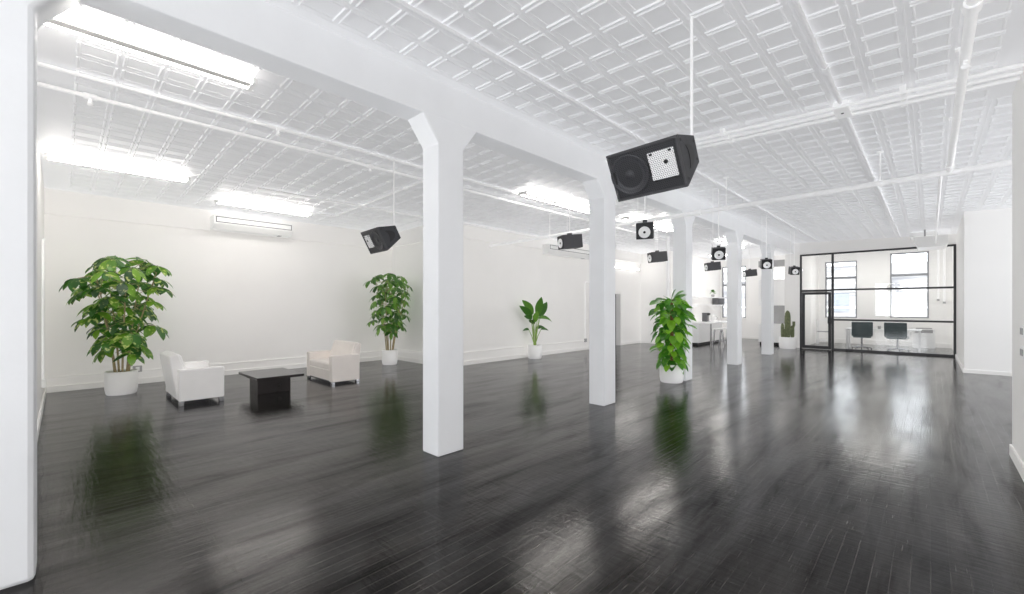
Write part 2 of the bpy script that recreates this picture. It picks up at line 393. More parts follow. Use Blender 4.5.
# dado lines at knee height
struct('trim_dado', MB().box(XW1, XW1+.022, -.22, YJ, .245, .275, .005), 'trim')
struct('trim_dado_side', MB().box(XW2, XW2+.022, YJ, 12.75, .315, .345, .005), 'trim')
struct('trim_dado_jog', MB().box(XW1, XW2, YJ-.022, YJ, .29, .315, .005), 'trim')
struct('trim_doorway', MB().box(XW2, XW2+.02, 15.15, 15.27, 0, 2.12, .004).box(XW2, XW2+.02, 14.08, 14.2, 0, 2.12, .004).box(XW2, XW2+.02, 14.2, 15.15, 2.01, 2.12, .004), 'trim')

# beam and haunched columns
XC, CW, CY, ZB = -3.62, .28, .34, 3.47
struct('beam', MB().box(XC-CW, XC, -5.2, 18.76, ZB, 3.9, .012), 'column')
YC = [-.445, 2.666, 5.798, 8.906, 12.25, 15.52]
for i, y in enumerate(YC):
    a = .20
    pr = [(y, 0), (y+CY, 0), (y+CY, 3.22), (y+CY+a, ZB+.02), (y-a, ZB+.02), (y, 3.22)]
    b = MB(); b.prism(pr, 'x', XC-CW+.001, XC-.001, .014 if i else .03)
    struct('column', b, 'column')

# ------------------------------------------------------------------ windows of the far wall, street front outside
def window(name, w, mid, dark=True):
    x0, x1, z0, z1 = w; y0, y1 = YB+.05, YB+.12; t = .05
    o = MB().box(x0, x0+t, y0, y1, z0, z1).box(x1-t, x1, y0, y1, z0, z1).box(x0+t, x1-t, y0, y1, z0, z0+t).box(x0+t, x1-t, y0, y1, z1-t, z1).box(x0+t, x1-t, y0-.02, y1, mid-.05, mid+.05)
    o = struct(name, o, 'winframe')
    g = MB().box(x0+t, x1-t, y0+.02, y0+.03, z0+t, z1-t).build('window_pane', 'glass', o)
    MB().box(x0-.04, x1+.04, YB-.06, YB+.05, z0-.05, z0, .006).build('window_sill', 'trim', o)
    MB().box(x0+t, x1-t, y0, y0+.04, z0+.62*(mid-z0)-.015, z0+.62*(mid-z0)+.015).build('sash_bar', 'winframe', o)
    return o
window('window_1', W1, 2.72); window('window_2', W2, 2.74); window('window_3', WK, 2.55)

fa = thing('street_building', 'pale overexposed office facade seen outside through the far windows', 'building', (-3, 34, 0))
fb = MB().box(-16, 14, 0, 3, -12, 4.05); fb.build('facade_wall', 'facade', fa)
for k in range(4):
    z = -2.4+k*1.9
    MB().box(-15, 13, -.12, 0, z, z+.12, .0).build('ledge', 'whitemetal', fa)
for k in range(16):
    MB().box(-12+k*1.5, -12+k*1.5+.85, -.03, .0, 1.2, 2.35).build('facade_window', 'facade_win', fa)

# ------------------------------------------------------------------ glass partition with door
gp = thing('glass_partition', 'black framed full-height glass office partition across the far end', 'partition', (0, YG, 0))
def bar(mb, x0, x1, z0, z1, d=.06): return mb.box(x0, x1, -d/2, d/2, z0, z1, .004)
X0, XM, X1 = -3.452, -2.478, .56
fr = MB(); bar(fr, X0, X0+.06, 0, 3.42); bar(fr, XM-.035, XM+.035, 0, 3.36); bar(fr, X1-.06, X1, 0, 3.42); bar(fr, X0+.06, X1-.06, 3.36, 3.42)
bar(fr, X0+.06, XM-.035, 2.05, 2.13); bar(fr, XM+.035, X1-.06, 2.08, 2.14); bar(fr, XM+.035, X1-.06, 1.03, 1.09); bar(fr, XM+.035, X1-.06, 0, .06)
fr.build('partition_frame', 'black', gp)
for (a, b, z0, z1) in ((X0+.06, XM-.035, 2.13, 3.36), (XM+.035, X1-.06, 2.14, 3.36), (XM+.035, X1-.06, 1.09, 2.08), (XM+.035, X1-.06, .06, 1.03)):
    MB().box(a, b, -.005, .005, z0, z1).build('glass_pane', 'glass', gp)
gd = MB(); a, b = X0+.068, XM-.043
for q in ((a, a+.085, .01, 2.04), (b-.085, b, .01, 2.04), (a+.085, b-.085, 1.95, 2.04), (a+.085, b-.085, .01, .12)): bar(gd, *q, .05)
gdo = gd.build('glass_door', 'black', gp)
MB().box(a+.085, b-.085, -.005, .005, .12, 1.95).build('door_pane', 'glass', gdo)
MB().box(b-.10, b+.01, -.05, .05, .92, 1.14, .006).tube([(b-.05, -.05, 1.0), (b-.05, -.09, 1.0), (b-.05, -.09, 1.22)], .012).build('door_handle', 'black', gdo)

# ------------------------------------------------------------------ pipes & conduits on the ceiling
def ypipe(name, label, cat, X, y0, y1, drop, r, hangers=(), coup=(), heads=(), group=None, seg=12, mat=None):
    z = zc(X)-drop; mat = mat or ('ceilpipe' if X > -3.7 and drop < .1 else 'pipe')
    t = thing(name, label, cat, (X, y0, z), 0, group)
    MB().tube([(0, 0, 0), (0, (y1-y0)/2, 0), (0, y1-y0, 0)], r, seg).build('pipe_run', mat, t)
    for y in hangers:
        MB().tube([(0, y-y0, r*.6), (0, y-y0, drop)], .007, 8).box(-.03, .03, y-y0-.03, y-y0+.03, drop-.012, drop).build('hanger', mat, t)
    for y in coup: MB().tube([(0, y-y0-.05, 0), (0, y-y0+.05, 0)], r*1.45, seg).build('coupling', mat, t)
    for y in heads: MB().tube([(0, y-y0, 0), (0, y-y0, -.05)], .018, 8).lathe([(0, -.05), (.022, -.055), (.028, -.085), (0, -.09)], 10, Matrix.Translation((0, y-y0, 0))).build('sprinkler_head', mat, t)
    return t
def xpipe(name, label, cat, Y, x0, x1, z, r, hangers=(), coup=(), heads=(), z1=None, group=None, mat='pipe'):
    z1 = z if z1 is None else z1
    t = thing(name, label, cat, (x0, Y, z), 0, group)
    zz = lambda x: (z1-z)*(x-x0)/(x1-x0)
    MB().tube([(0, 0, 0), ((x1-x0)/2, 0, (z1-z)/2), (x1-x0, 0, z1-z)], r, 12).build('pipe_run', mat, t)
    for x in hangers:
        top = zc(x)-z
        MB().tube([(x-x0, 0, zz(x)+r*.6), (x-x0, 0, top)], .009, 8).box(x-x0-.04, x-x0+.04, -.03, .03, top-.015, top).build('hanger', mat, t)
        MB().tube([(x-x0-.025, 0, zz(x)), (x-x0+.025, 0, zz(x))], r*1.3, 12).build('pipe_clamp', mat, t)
    for x in coup: MB().tube([(x-x0-.06, 0, zz(x)), (x-x0+.06, 0, zz(x))], r*1.4, 12).build('coupling', mat, t)
    for x in heads: MB().tube([(x-x0, 0, zz(x)), (x-x0, 0, zz(x)-.07)], .018, 8).lathe([(0, -.07), (.022, -.075), (.028, -.10), (0, -.105)], 10, Matrix.Translation((x-x0, 0, zz(x)))).build('sprinkler_head', mat, t)
    return t
xpipe('sprinkler_main', 'thick white sprinkler main crossing the room under the beam', 'pipe', 8.15, -8.68, 4.45, 3.19, .038,
      hangers=(-6.6, -5.2, -2.6, -.52, 2.2), coup=(-3.1, 1.4), z1=3.38)
ypipe('sprinkler_branch', 'white sprinkler branch pipe meeting the crossing main at a tee', 'pipe', .18, -4.6, 8.15, zc(.18)-3.335, .030, hangers=(1.0, 5.3, 7.2), coup=(3.75, 7.85), heads=(4.5,))
ypipe('sprinkler_branch', 'thin white pipe continuing past the main toward the office', 'pipe', .10, 8.2, 18.3, zc(.1)-3.335, .018, hangers=(10, 13, 16))
ypipe('conduit', 'white conduit beside the beam, right above the nearest suspended loudspeaker', 'conduit', -2.83, -4.8, 18.6, .03, .018, coup=(2.45, 5.35, 6.6, 9.2, 12.4), heads=(6.9, 9.9))
ypipe('conduit', 'white conduit along the middle of the right bay ceiling through a junction box', 'conduit', -.70, -4.8, 18.6, .028, .020, coup=(4.9, 9.4))
for i, (y, lab) in enumerate(((5.82, 'white conduit crossing the ceiling, nearest of the three side by side'), (5.985, 'white conduit crossing the ceiling, middle of the three side by side'), (6.14, 'white conduit crossing the ceiling, farthest of the three side by side'))):
    t = thing('conduit', lab, 'conduit', (0, y, 0), 0, 'three conduits crossing the right bay')
    x0, x1 = -3.6, XR-.01
    MB().tube([(x, 0, zc(x)-.07) for x in (x0, (x0+x1)/2, x1)], .019, 10).build('pipe_run', 'pipe', t)
    for x in (-2.9, -1.9, -.2): MB().box(x-.025, x+.025, -.03, .03, zc(x)-.095, zc(x)-.002, .004).build('pipe_clamp', 'pipe', t)
jb = thing('junction_box', 'small white junction box where ceiling conduits cross', 'box', (-.70, 5.98, zc(-.7)-.06))
MB().box(-.07, .07, -.16, .16, -.03, .055, .008).build('box_body', 'pipe', jb); MB().lathe([(0, -.034), (.014, -.034), (.014, -.028)], 10).build('knockout', 'slot', jb)
ypipe('sprinkler_line', 'white pipe in the left bay, closer to the columns of the close pair', 'pipe', -5.86, -.2, 12, .035, .019, coup=(1.9, 4.3), heads=(1.87,))
ypipe('sprinkler_line', 'white pipe in the left bay, further from the columns of the close pair', 'pipe', -6.23, -.2, 14, .08, .022, coup=(.2, 3.3, 6.6), heads=(.2, 3.3))
ypipe('conduit', 'white pipe on the ceiling edge running past the hanging speaker to the side wall', 'pipe', -8.62, 6.9, 11.6, .05, .026, coup=(8.0,), heads=())
ypipe('conduit', 'white pipe on the ceiling edge between the ceiling lamps and the hanging speaker', 'pipe', -8.60, 2.4, 6.5, .075, .02, coup=(5.0,))
# conduit with an elbow over the armchairs
t = thing('conduit', 'thin white elbow conduit on the ceiling beyond the air conditioner', 'conduit', (0, 4.42, 0))
MB().tube([(-5.9, 0, zc(-5.9)-.03), (-8, 0, zc(-8)-.03), (-9.9, 0, zc(-9.9)-.03), (-9.98, -.03, zc(-10)-.03), (-10, -.1, zc(-10)-.03), (-10, -1.3, zc(-10)-.03)], .015, 8).build('pipe_run', 'pipe', t)
for x in (-8.76, -7.0): MB().box(x-.05, x+.05, -.03, .03, zc(x)-.055, zc(x)-.005, .006).build('pipe_clamp', 'pipe', t)
ypipe('conduit', 'thin white conduit above the ceiling lamps nearest the columns', 'conduit', -4.35, -.2, 12, .03, .012, coup=(3, 7))
# upright pipe behind the vine plant
t = thing('standpipe', 'slim white vertical pipe rising behind the vine plant', 'pipe', (-6.12, 13.6, 0))
MB().tube([(0, 0, 0), (0, 0, 2), (0, 0, zc(-6.12)-.001)], .052, 14).build('pipe_run', 'pipe', t)
for z in (1.75, 2.35): MB().tube([(0, 0, z-.04), (0, 0, z+.04)], .064, 14).build('coupling', 'pipe', t)
MB().lathe([(.0, .0), (.09, 0), (.09, .02), (.055, .03)], 14).build('floor_flange', 'pipe', t)
# wall conduits
t = thing('wall_conduit', 'white vertical conduit on the left wall beside the near column', 'conduit', (-9.75, -.22, 0))
MB().tube([(-.45, .015, 2.62), (-.1, .015, 2.56), (0, .015, 2.45), (0, .015, 1.4), (0, .015, .42)], .016, 8).build('pipe_run', 'pipe', t)
MB().box(-.04, .04, 0, .05, .30, .43, .006).build('outlet_box', 'plastic', t)
t = thing('wall_conduit', 'white vertical conduit on the side wall just past the paddle-leaf plant', 'conduit', (XW2, 12.75, 0))
MB().tube([(.015, 1.1, 2.39), (.015, .05, 2.39), (.015, 0, 2.34), (.015, 0, 1.3), (.015, 0, .40)], .018, 8).build('pipe_run', 'pipe', t)
MB().box(0, .05, -.06, .06, .28, .40, .006).build('outlet_box', 'grey', t)
t = thing('wall_outlet', 'small grey outlet box low on the wall behind the large umbrella plant', 'outlet', (XW1+.022, 1.03, .245))
MB().box(0, .05, -.07, .07, 0, .12, .008).build('outlet_box', 'grey', t); MB().box(.05, .054, -.03, .03, .02, .10).build('socket_plate', 'plastic', t)
for z, lab in ((1.32, 'white switch plate on the near right wall, upper of two'), (1.13, 'white switch plate on the near right wall, lower of two')):
    t = thing('switch_plate', lab, 'switch', (XR, 6.0, z), 0, 'switch plates on the near right wall')
    MB().box(-.012, 0, -.09, .09, -.055, .055, .004).build('plate', 'plastic', t)
    for y in (-.045, .045): MB().box(-.02, -.012, y-.018, y+.018, -.03, .03, .003).build('rocker', 'grey', t)

# ------------------------------------------------------------------ strip lights in the left bay
def strip_light(label, X, y0, y1, drop=.11):
    z = zc(X)-drop; L = y1-y0
    t = thing('strip_light', label, 'light', (X, y0, z), 0, 'fluorescent strips on the left bay ceiling')
    MB().box(-.05, .05, 0, L, 0, .045, .006).build('housing', 'fixture', t)
    for s in (-1, 1): MB().tube([(s*.085, .04, .012), (s*.085, L/2, .012), (s*.085, L-.04, .012)], .016, 8).build('tube', 'tube', t)
    for y in (0, L-.04): MB().box(-.11, .11, y, y+.04, -.012, .04, .006).build('end_cap', 'plastic', t)
    for y in (L*.25, L*.75): MB().box(-.02, .02, y-.02, y+.02, .045, drop+.006).build('bracket', 'fixture', t)
    return t
strip_light('glowing fluorescent strip nearest the front, beside the beam', -4.82, -.15, 1.32)
strip_light('glowing fluorescent strip low over the left wall corner', -8.77, -.18, 1.45)
strip_light('glowing fluorescent strip above the long wall air conditioner', -9.95, 2.05, 3.85)
strip_light('glowing fluorescent strip just before the second column', -5.62, 6.1, 8.6)
strip_light('glowing fluorescent strip behind the second column', -5.4, 9.6, 12.2)
strip_light('glowing fluorescent strip farthest down the left bay', -5.1, 15.35, 17.7)
t = thing('wall_lamp', 'slim glowing strip lamp high on the side wall over the doorway', 'light', (XW2+.0, 14.55, 3.03))
MB().box(0, .05, 0, 2.0, -.03, .06, .005).build('housing', 'plastic', t); MB().box(.05, .07, .02, 1.98, -.02, .05, .006).build('diffuser', 'tube_soft', t)
t = thing('globe_lamp', 'round glowing ceiling lamp left of the third column', 'light', (-5.0, 10.9, zc(-5)))
MB().lathe([(0, -.05), (.06, -.05), (.06, 0), (0, 0)], 16).build('base', 'plastic', t)
MB().lathe([(0, -.26)]+[(.105*math.sin(a), -.155-.105*math.cos(a)) for a in [PI*k/10 for k in range(1, 10)]]+[(0, -.05)], 20).build('globe', 'tube_soft', t)

# ------------------------------------------------------------------ air conditioners
def wall_ac(label, X, y0, y1, zt, zb, d, cat='air conditioner'):
    t = thing('air_conditioner', label, cat, (X, y0, zb), 0)
    L = y1-y0; h = zt-zb
    MB().prism([(0, 0), (d*.75, 0), (d, h*.35), (d, h), (0, h)], 'y', 0, L, .012).build('casing', 'plastic', t)
    f = MB(); m = .012
    a, b, z0, z1 = .04, L-.04, h*.46, h*.88
    f.box(d, d+.006, a, b, z0, z0+m).box(d, d+.006, a, b, z1-m, z1).box(d, d+.006, a, a+m, z0, z1).box(d, d+.006, b-m, b, z0, z1)
    f.build('vent_outline', 'slot', t)
    MB().box(d*.3, d*.7, L*.82, L*.86, -.012, .0, .003).build('sensor', 'grey', t)
    return t
wall_ac('long white wall air conditioner with a dark outlined slot, high above the coffee table', XW1+.06, 2.225, 3.815, 3.49, 3.20, .36)
wall_ac('white wall air conditioner on the side wall behind the farther dark speaker', XW2+.06, 10.35, 12.7, 3.46, 3.16, .28)
t = thing('ceiling_air_conditioner', 'white ceiling-hung air conditioner above the right end of the glass partition', 'air conditioner', (.0, 17.3, 0))
t.location = (0, 17.2, 3.24)
MB().prism([(-.27, 0), (.30, 0), (.36, .10), (.36, .31), (-.36, .31), (-.36, .24)], 'y', 0, 1.1, .012).build('casing', 'plastic', t)
MB().prism([(-.45, .36), (.1, .36), (.1, .48), (-.45, .48)], 'y', .35, 1.1, .01).build('duct', 'plastic', t)
for x in (-.12, .12):
    MB().box(x-.02, x+.02, .04, .08, .31, zc(0)-3.24).build('hanger_strap', 'grey', t)
MB().box(-.2, .25, .05, .6, -.004, .002).build('air_grille', 'whitemetal', t)

# ------------------------------------------------------------------ loudspeakers
def big_speaker(label, loc, a, b, g, L, W, D, e1, e2, mirror, rodx):
    t = thing('loudspeaker', label, 'speaker', loc); t.rotation_mode = 'YXZ'; t.rotation_euler = (b, g, a)
    R = (Matrix.Rotation(a, 4, 'Z') @ Matrix.Rotation(b, 4, 'X') @ Matrix.Rotation(g, 4, 'Y')).to_3x3()
    hw, hl = W/2, L/2; T = .018
    # trapezoid cabinet, front opening recessed
    MB().prism([(.03, -hw), (.03, hw), (D, hw-e1), (D, -hw+e2)], 'x', -hl, hl, .006).build('cabinet', 'speaker', t)
    f = MB()
    f.box(-hl, hl, 0, .034, hw-T, hw, .004).box(-hl, hl, 0, .034, -hw, -hw+T, .004).box(-hl, -hl+T, 0, .034, -hw+T, hw-T, .004).box(hl-T, hl, 0, .034, -hw+T, hw-T, .004)
    f.build('front_frame', 'spk_side', t)
    MB().box(-hl+T, hl-T, .012, .024, -hw+T, hw-T).build('grille', 'grille', t)
    s = -1 if mirror else 1
    wx = -s*L*.23; RX = Matrix.Translation((wx, .012, 0)) @ Matrix.Rotation(PI/2, 4, 'X')
    r = W*.37
    w = MB().lathe([(r*1.16, .0), (r*1.13, .012), (r*1.0, .013), (r*.98, .004), (r*.9, .010), (r*.84, .003), (r*.36, -.0105), (r*.30, -.008)], 40, RX)
    wo = w.build('woofer', 'cone', t)
    MB().lathe([(r*.33, -.008), (r*.28, .004), (r*.16, .012), (0, .015)], 24, RX).build('dust_cap', 'cone', wo)
    hx = s*L*.25; hs = W*.265
    ho = MB().box(hx-hs, hx+hs, -.001, .012, -hs+.01, hs+.02, .008).build('horn_plate', 'horn', t)
    MB().lathe([(0, .004), (.016, .004), (.016, 0)], 14, Matrix.Translation((hx+s*.03, -.001, .03)) @ Matrix.Rotation(PI/2, 4, 'X')).build('port_hole', 'spk_dark', ho)
    for sx in (-1, 1):
        for sz in (-1, 1): MB().box(hx+sx*hs*.72-.012, hx+sx*hs*.72+.012, -.006, .0, (.005+sz*(hs))-.008, (.005+sz*hs)+.008, .002).build('clip', 'spk_dark', ho)
    for gx in (max(-hl+.03, wx-r*1.22), min(hl-.03, wx+r*1.22)):
        MB().box(gx-.008, gx+.008, -.001, .013, -.05, .05, .002).build('grille_clip', 'spk_dark', t)
    for sx in (-1, 1):   # recessed handle cup and corner screws on each end
        X = sx*hl; c0 = D*.50; zc0 = (e2-e1)*.25
        h = MB()
        pts = [(c0-.07+.16*math.sin(q), zc0+.09*math.cos(q)) for q in [PI*k/10 for k in range(11)]]+[(c0-.07+.055*math.sin(q), zc0-.09*math.cos(q)) for q in [PI*k/10 for k in range(1, 10)]]
        h.prism(pts, 'x', X-sx*.01, X+sx*.004).build('handle', 'spk_dark', t)
        sb = MB()
        for (yy, zz) in ((.06, hw-.045), (.06, -hw+.045), (D-.04, hw-e1-.035), (D-.04, -hw+e2+.035)):
            sb.tube([(X-sx*.003, yy, zz), (X+sx*.004, yy, zz)], .011, 10)
        sb.build('corner_screw', 'spk_dark', t)
    # suspension rod, vertical in the room
    Ri = R.transposed()
    for (lx, ly, lz, vis) in ((rodx, D-.015, hw-e1-.01, 1),):
        p = Vector(loc)+R @ Vector((lx, ly, lz)); top = zc(p.x)
        q = [Ri @ (Vector((p.x, p.y, z))-Vector(loc)) for z in (p.z-.01, (p.z+top)/2, top-.002)]
        if vis: MB().tube(q, .011, 10).build('suspension_rod', 'pipe', t)
        else: MB().tube(q, .003, 6).build('suspension_cable', 'pipe', t)
    return t
big_speaker('large black trapezoid loudspeaker hanging nearest, white horn plate beside its woofer', (-1.581, 3.113, 2.586), .038, .498, -.042, .572, .381, .353, .079, .095, False, .27)
big_speaker('large dark trapezoid loudspeaker hanging over the armchairs, white horn plate turned away', (-6.286, 3.382, 2.557), -.096, .474, .003, .612, .374, .311, .080, .089, True, .27)

def cube_speaker(label, loc, rz, tilt, w, d, h, group, cone=True):
    t = thing('monitor_speaker', label, 'speaker', loc, 0, group); t.rotation_mode = 'YXZ'; t.rotation_euler = (tilt, 0, rz)
    R = (Matrix.Rotation(rz, 4, 'Z') @ Matrix.Rotation(tilt, 4, 'X')).to_3x3(); Ri = R.transposed()
    MB().box(-w/2, w/2, 0, d, -h/2, h/2, .006).build('cabinet', 'spk_side', t)
    MB().box(-w/2+.004, w/2-.004, -.006, .002, -h/2+.004, h/2-.004, .002).build('front_baffle', 'spk_dark', t)
    RX = Matrix.Translation((0, -.006, -h*.07)) @ Matrix.Rotation(PI/2, 4, 'X'); r = h*.33
    MB().lathe([(r*1.08, 0), (r*1.05, .010), (r*.95, .010), (r*.9, .004), (r*.3, .001), (r*.22, .001)], 28, RX).build('woofer', 'white_cone', t)
    MB().lathe([(r*.24, .001), (r*.2, .008), (0, .014)], 16, RX).build('dust_cap', 'spk_dark', t)
    MB().box(-.03, .03, d*.4, d*.6, h/2, h/2+.04, .004).build('yoke', 'spk_side', t)
    p = Vector(loc)+R @ Vector((0, d*.5, h/2+.03)); top = zc(p.x)
    for dx, rr in ((0, .008), (-w*.42, .004)):
        p = Vector(loc)+R @ Vector((dx, d*.5, h/2-.01))
        MB().tube([Ri @ (Vector((p.x, p.y, z))-Vector(loc)) for z in (p.z, (p.z+top)/2, top+.002)], rr, 8).build('suspension_rod', 'pipe', t)
    return t
XS = -2.95
for (px_a, zz, lab, extra) in ((.3053, 2.62, 'square speaker with white cone between the second and third columns', .08),
                        (.4770, 2.55, 'square speaker with white cone at the fourth column, left side', -.10),
                        (.5876, 2.585, 'square speaker with white cone in front of the fifth column', -.16),
                        (.6530, 2.60, 'square speaker with white cone beside the black glass frame', -.34)):
    th = .7675; fw = XS/(px_a*math.cos(th)-math.sin(th)); Y = fw*(math.cos(th)+px_a*math.sin(th))
    az = math.atan2(-XS, Y)          # face the viewer's end of the room
    cube_speaker(lab, (XS, Y, zz), az-extra, .22, .235, .22, .232, 'square speakers hung along the right of the beam')
XS = -5.25
for (px_a, zz, lab) in ((.112, 2.80, 'dark speaker seen from its side, in front of the side wall air conditioner'),
                  (.318, 2.80, 'dark speaker seen from its side, high left of the vine plant'),
                  (.448, 2.81, 'dark speaker seen from its side, above the kitchen shelves'),
                  (.536, 2.81, 'dark speaker seen from its side, in front of the kitchen window')):
    th = .7675; fw = XS/(px_a*math.cos(th)-math.sin(th)); Y = fw*(math.cos(th)+px_a*math.sin(th))
    az = math.atan2(-XS, Y)
    cube_speaker(lab, (XS, Y, zz), az-1.12, .10, .255, .42, .26, 'speakers hung in the left bay')

# ------------------------------------------------------------------ armchairs and table
def armchair(label, loc, rz, W, Dp, mat, lh):
    # origin: base centre; faces +y ; W along x, Dp along y
    t = thing('armchair', label, 'armchair', loc, rz, 'white leather armchairs')
    hw, hd = W/2, Dp/2
    MB().box(-hw+.12, hw-.12, -hd+.06, hd-.01, lh+.01, .28, .02).build('seat_base', mat, t)
    MB().box(-hw+.135, hw-.135, -hd+.16, hd, .27, .42, .045, 3).build('seat_cushion', mat, t)
    MB().box(-hw+.02, hw-.02, -hd+.02, hd-.02, lh-.008, lh+.012).build('underside_shade', 'slot', t)  # dark sheet standing in for the shadow beneath the chair
    for s in (-1, 1):
        MB().box(s*(hw-.14), s*hw, -hd, hd, lh-.005, .565, .022, 3).build('arm', mat, t)
    b = MB(); yb = -hd
    b.prism([(yb, lh), (yb+.13, lh), (yb+.13, .45), (yb+.015, .80), (yb-.10, .765), (yb-.085, .62)], 'x', -hw+.13, hw-.13, .022)
    b.build('backrest', mat, t)
    MB().prism([(yb+.10, .42), (yb+.165, .42), (yb+.05, .785), (yb-.0, .79), (yb+.01, .72)], 'x', -hw+.15, hw-.15, .03).build('back_cushion', mat, t)
    for sx in (-1, 1):
        for sy in (-1, 1):
            MB().box(sx*(hw-.075), sx*(hw-.01), sy*(hd-.07), sy*(hd-.005), 0, lh, .004).build('leg', 'chrome', t)
    return t
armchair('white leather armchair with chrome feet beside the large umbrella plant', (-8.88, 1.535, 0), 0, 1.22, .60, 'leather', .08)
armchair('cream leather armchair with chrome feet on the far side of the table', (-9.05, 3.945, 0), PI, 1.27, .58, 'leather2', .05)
t = thing('coffee_table', 'low square dark coffee table between the two armchairs', 'table', (-8.60, 2.625, 0))
MB().box(-.54, .54, -.38, .38, .295, .34, .006).build('tabletop', 'table', t)
MB().box(-.27, .19, -.27, .27, .0, .25, .006).build('pedestal', 'table', t)
MB().box(-.31, .23, -.31, .31, .25, .295, .004).build('apron', 'table', t)

# ------------------------------------------------------------------ plants
def pot(t, r, h):
    MB().lathe([(0, .0), (r*.86, 0), (r*.93, .015), (r, h*.25), (r, h-.012), (r-.008, h), (r-.025, h), (r-.03, h-.05), (0, h-.05)], 36).build('pot', 'pot', t)
    s = MB(); seg = 24
    V = [(0, 0, h-.02)]+[((r-.03)*q*math.cos(2*PI*k/seg), (r-.03)*q*math.sin(2*PI*k/seg), h-.035+random.uniform(0, .012)) for q in (.5, 1) for k in range(seg)]
    F = [(0, 1+k, 1+(k+1) % seg) for k in range(seg)]+[(1+k, 1+seg+k, 1+seg+(k+1) % seg, 1+(k+1) % seg) for k in range(seg)]
    s.add(V, F, True); s.build('soil', 'soil', t)
def leaflet(mb, base, d, up, L, W, droop=.5, fold=.25, n=6, heart=False):
    d = Vector(d).normalized(); side = d.cross(Vector(up)); 
    if side.length < 1e-3: side = d.cross(Vector((1, 0, 0)))
    side.normalize(); nrm = side.cross(d).normalized()
    V = []; F = []; p = Vector(base); dirv = d.copy()
    for i in range(n+1):
        u = i/n
        if heart: w = W*(math.sin(PI*min(1, .12+u*.88))**.75)*(1-.35*u) if u < 1 else 0
        else: w = W*math.sin(PI*min(1, .06+.94*u))**.8
        if i == n: w = .002
        nn = side.cross(dirv).normalized()
        c = p.copy()
        V += [c-side*w/2+nn*fold*w*.5, c, c+side*w/2+nn*fold*w*.5]
        dirv = (dirv+Vector((0, 0, -droop/n))).normalized(); p = p+dirv*(L/n)
    for i in range(n):
        F += [(i*3, i*3+1, i*3+4, i*3+3), (i*3+1, i*3+2, i*3+5, i*3+4)]
    mb.add(V, F, True)
def umbrella_plant(label, loc, r, h, top, halfw, mat, seed, whorls, leafL, lo, xlim=None, ylim=9):
    random.seed(seed)
    t = thing('potted_umbrella_plant', label, 'plant', loc)
    pot(t, r, h)
    st = MB(); fo = MB(); canes = []
    for k in range(6):
        a = 2*PI*k/6+random.uniform(-.3, .3); b0 = Vector((math.cos(a)*r*.42, math.sin(a)*r*.42, h-.04))
        sp = halfw*random.uniform(.25, .5); zt = lo+(top-lo)*random.uniform(.6, .85)
        path = [b0+Vector((math.cos(a)*sp*u**1.3, math.sin(a)*sp*u**1.3, (zt-h)*u)) for u in (0, .2, .4, .6, .8, 1)]
        st.tube(path, .016, 8, taper=.008); canes.append(path)
    for k in range(whorls):
        u = (k+.5)/whorls
        z = lo+(top-lo-.05)*(u**.85)
        # envelope: narrow at the bottom, widest at 60 %, rounded top
        v = (z-lo)/(top-lo); env = halfw*(.60+.42*v if v < .55 else .83+.17*math.sin((v-.55)*7))*(1 if v < .85 else 1-1.6*(v-.85))
        a = k*2.39996+random.uniform(-.3, .3); rr = env*math.sqrt(random.uniform(.12, 1))*.86
        c = Vector((math.cos(a)*rr, math.sin(a)*rr, z))
        if xlim and c.x < xlim: c.x = xlim+random.uniform(0, .06)
        if c.y > ylim: c.y = ylim-random.uniform(0, .1)
        path = canes[k % 6]; s0 = min(path, key=lambda p: (p-c).length+max(0, p.z-c.z)*2)
        mid = (s0+c)/2+Vector((0, 0, .06)); st.tube([s0, mid, c], .005, 6)
        out = Vector((math.cos(a), math.sin(a), 0)); ax = (Vector((0, 0, 1))+out*random.uniform(.2, .8)).normalized()
        n = random.choice((6, 7, 7, 8)); e1 = ax.cross(Vector((random.random(), random.random(), .3))).normalized(); e2 = ax.cross(e1)
        Lk = leafL*random.uniform(.75, 1.15)
        for q in range(n):
            b = 2*PI*q/n+random.uniform(-.15, .15)
            d = e1*math.cos(b)+e2*math.sin(b)-ax*random.uniform(.05, .5)
            leaflet(fo, c+d*.03, d, ax, Lk*random.uniform(.8, 1.1), Lk*random.uniform(.40, .5), random.uniform(.5, 1.0), .22)
    st.build('stems', 'bark', t); fo.build('foliage', mat, t, recalc=False)
    return t
umbrella_plant('large variegated umbrella plant in a white pot, left end of the back wall', (-10.27, .725, 0), .222, .405, 2.46, .84, 'leafA', 3, 50, .29, .70, -.78)
umbrella_plant('slimmer green umbrella plant in a white pot, in the wall corner', (-10.31, 6.02, 0), .20, .39, 2.44, .80, 'leafB', 11, 48, .25, .84, -.76, .42)

